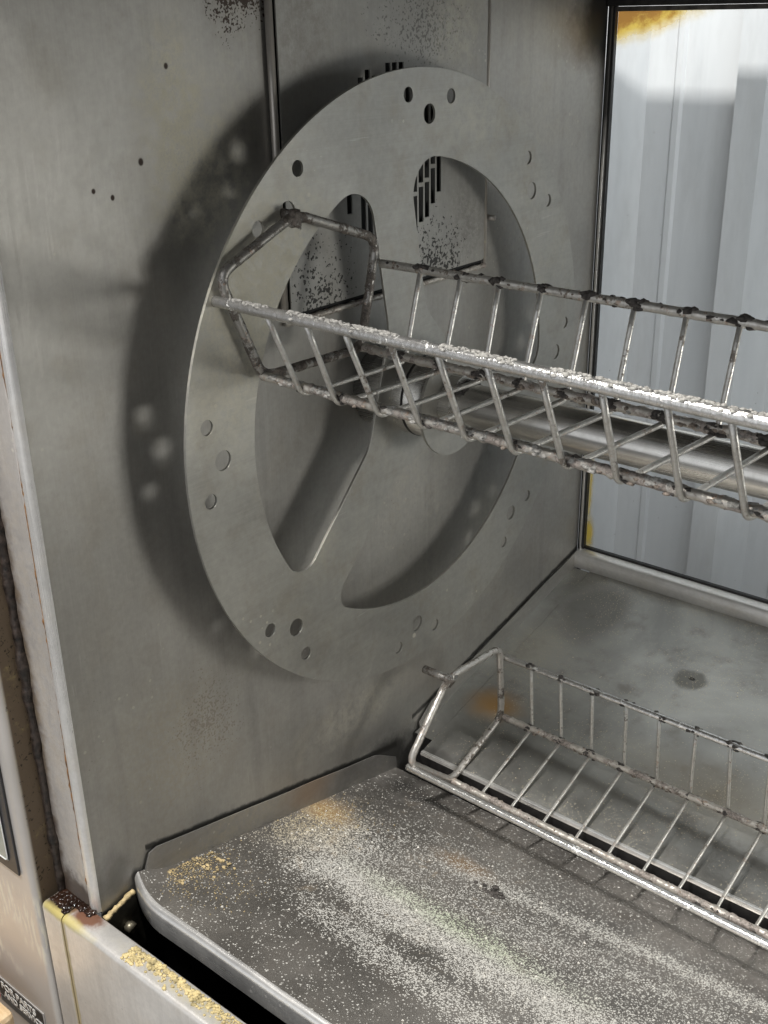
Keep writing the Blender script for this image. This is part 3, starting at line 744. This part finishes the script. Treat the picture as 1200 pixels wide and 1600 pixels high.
basket('crusted wire basket hanging from the wheel in front of the shaft', (.0018, -.0050, -.0550), (.0128, -.1638, .1958), key1,
       [.0492 + .0419 * i for i in range(18)], m_frame, dict(RF=m_rodf, RB=m_rodb, BL=m_wireb, BR=m_wireb, W=m_wire), .0023, .018,
       dict(rf=.92, lump=dict(RF=.0003, RB=.0005, BL=.0014, BR=.0014), sets=[
           ('ash_crust', m_ash, [('RF', 900, .0006, .0018, .5, False), ('BL', 1100, .001, .0028, .7, False), ('BR', 260, .001, .0026, .8, False)]),
           ('char_crust', m_char, [('RB', 200, .0012, .0036, 1.2, True), ('BR', 320, .0012, .0036, 1.0, True), ('BL', 120, .001, .003, 1.4, True), ('RB', 90, .0008, .0022, 1.5, False)]),
           ('brown_crust', m_brownash, [('BL', 200, .001, .0024, 1.2, False), ('BR', 300, .001, .0026, 1.2, False), ('RB', 60, .0008, .002, 1.5, False)])]))
key2 = dict(K=(-.0013, .0029), SR=(.0862, -.0359), SL=(-.0921, -.0393), RB=(.0882, -.0551), RF=(-.0913, -.0520), BR=(.0536, -.1263), BL=(-.0500, -.1246))
basket('worn wire basket lying tilted on the drip trays below the wheel', (.3748, -.0354, -.0346), (0.033, 0.0129, -0.3271), key2,
       [.0408 + .0407 * i for i in range(19)], m_frame2, dict(RF=m_rodf, RB=m_rodf, BL=m_wireb, BR=m_wireb, W=m_wire), .0019, .034,
       dict(rf=.82, lump=dict(RF=.0002, RB=.0003, BL=.0012, BR=.0012), sets=[
           ('char_crust', m_char, [('RB', 150, .0010, .0026, 1.2, True), ('BR', 260, .0010, .0028, 1.0, True), ('BL', 300, .0008, .0022, 1.4, False)]),
           ('brown_crust', m_brownash, [('BL', 160, .0008, .0022, 1.2, False), ('BR', 340, .0008, .0024, 1.2, False)])]))

# ------------------------------------------------------------------ crumbs, grease, wood
def dens(x, y):
    B = math.exp(-((y + .208 + .03 * x) / .040) ** 2) * min(1, max(0, (x + .02) / .08))
    A = .8 * math.exp(-((y + .125 - .105 * x) / .016) ** 2) * min(1, max(0, (x + .0) / .2))
    C = .8 * math.exp(-((x - .02) / .07) ** 2 - ((y + .17) / .06) ** 2)
    return max(A, B, C, .09)
bm = bmesh.new(); n = 0
def crumb(bm, c, r):
    vs = [bm.verts.new((c[0] + d[0] * r * random.uniform(.6, 1.3), c[1] + d[1] * r * random.uniform(.6, 1.3), c[2] + d[2] * r * random.uniform(.5, .9))) for d in ((1, 0, 0), (-.5, .87, 0), (-.5, -.87, 0), (0, 0, 1.1), (.1, .1, -.6))]
    for i in range(3):
        bm.faces.new((vs[i], vs[(i + 1) % 3], vs[3])); bm.faces.new((vs[(i + 1) % 3], vs[i], vs[4]))
while n < 3800:
    x = random.uniform(-.043, .62); y = random.uniform(-.355, -.002)
    if random.random() > dens(x, y): continue
    crumb(bm, (x, y, zf(y) + .0012), random.uniform(.0004, .0009) if random.random() < .93 else random.uniform(.001, .0019)); n += 1
tag(from_bm('powder_crumbs', bm, m_crumbw, None), 'pale powdery crumbs scattered over the front drip tray', 'crumbs', kind='stuff')
bm = bmesh.new()
for _ in range(700):
    x = -.032 + random.expovariate(1 / .022) - .008; y = -.318 + random.gauss(0, .022)
    if x < -.043 or x > .06 or y < -.366: continue
    crumb(bm, (x, y, zf(y) + .0015), random.uniform(.0004, .0011))
for _ in range(40):
    x = random.choice((-.036, -.02, -.012)) + random.gauss(0, .005); y = random.choice((-.34, -.30, -.285)) + random.gauss(0, .004)
    if x > -.043: add_blob(bm, (x, y, zf(y) + .0015), random.uniform(.0008, .0020), 1, (1.2, 1, .7))
for _ in range(300):
    x = -.03 + random.gauss(0, .03); y = -.13 + random.gauss(0, .02)
    if x > -.043: crumb(bm, (x, y, zf(y) + .0012), random.uniform(.0005, .0012))
tag(from_bm('yellow_crumbs', bm, m_tan, None), 'yellow brown crumbs gathered in the front tray corner', 'crumbs', kind='stuff')
bm = bmesh.new()
for _ in range(220):
    x = random.uniform(-.03, .6); y = random.uniform(.05, .33)
    if random.random() < .6: x = random.uniform(.02, .3); y = random.uniform(.05, .16)
    crumb(bm, (x, y, zr(y) + .0014), random.uniform(.0004, .0011))
tag(from_bm('rear_crumbs', bm, m_crumb, None), 'sparse tan crumbs on the rear drip tray', 'crumbs', kind='stuff')
bm = bmesh.new()
for _ in range(26):
    add_blob(bm, (.182 + random.gauss(0, .007), -.119 + random.gauss(0, .0035), zf(-.119) + .001), random.uniform(.001, .0032), 1, (1.3, 1, .7))
tag(from_bm('burnt_scrap', bm, m_char, None, True), 'small burnt black scrap lying amid the powder on the front tray', 'scrap')
# yellow crust on the folded top of the front panel
bm = bmesh.new()
for _ in range(900):
    x = .010 + random.random() ** 1.3 * .36
    y = YF - .003 - abs(random.gauss(0, .0050)) - .003 * max(0, mnoise.noise(Vector((x * 40, 0, 0))))
    if x < .03: y = YF - .004 - random.random() * (.020 - (x - .01) * .4)
    if y < YF - .021: continue
    add_blob(bm, (x, y, -.3938), random.uniform(.0006, .0021) * (1.1 if x < .1 else .8), 1, (1.2, 1, .55))
tag(from_bm('yellow_grease_crust', bm, m_yellow, None, True), 'crumbly yellow grease crust along the ledge of the lower front panel', 'grease', kind='stuff')
bm = bmesh.new()
for _ in range(150):
    x = -.096 + random.random() * .045; y = YF - .001 - random.random() ** 1.6 * (.014 if x < -.075 else .006)
    add_blob(bm, (x, y, -.3940), random.uniform(.001, .0034), 2, (1.3, 1, .6), .4)
for _ in range(8): add_blob(bm, (-.0725 + random.gauss(0, .0015), YF - .017 + random.gauss(0, .001), -.3935), random.uniform(.001, .0022), 2, (1, 1, .7))
tag(from_bm('burnt_grease_lump', bm, m_tar, None, True), 'shiny black burnt grease lumped in the corner below the jamb', 'grease')
# timber in the bottom corner
g = G('pine_wood'); P = g.pos
wv = g.noise(g.scale(P, (8., 60., 60.)), 1.5, 5, .6, .6)
wc = g.mix(g.ss(wv, .3, .7), (.62, .42, .22), (.78, .60, .38))
kn = g.blob(pp(2, 1581, -.47), (.004, .02, .003), .3, 90., .5)
m_wood = g.done(g.mix(kn, wc, (.10, .05, .02)), 0., .65, wv, .2, .001)
wd = pp(18, 1572, -.468)
tm = box('wooden_plank', (-.75, -.56, wd.z - .14), (wd.x + .004, -.468, wd.z - .004), m_wood, None, .006)
tag(tm, 'pale pine plank end below the control panel', 'plank')
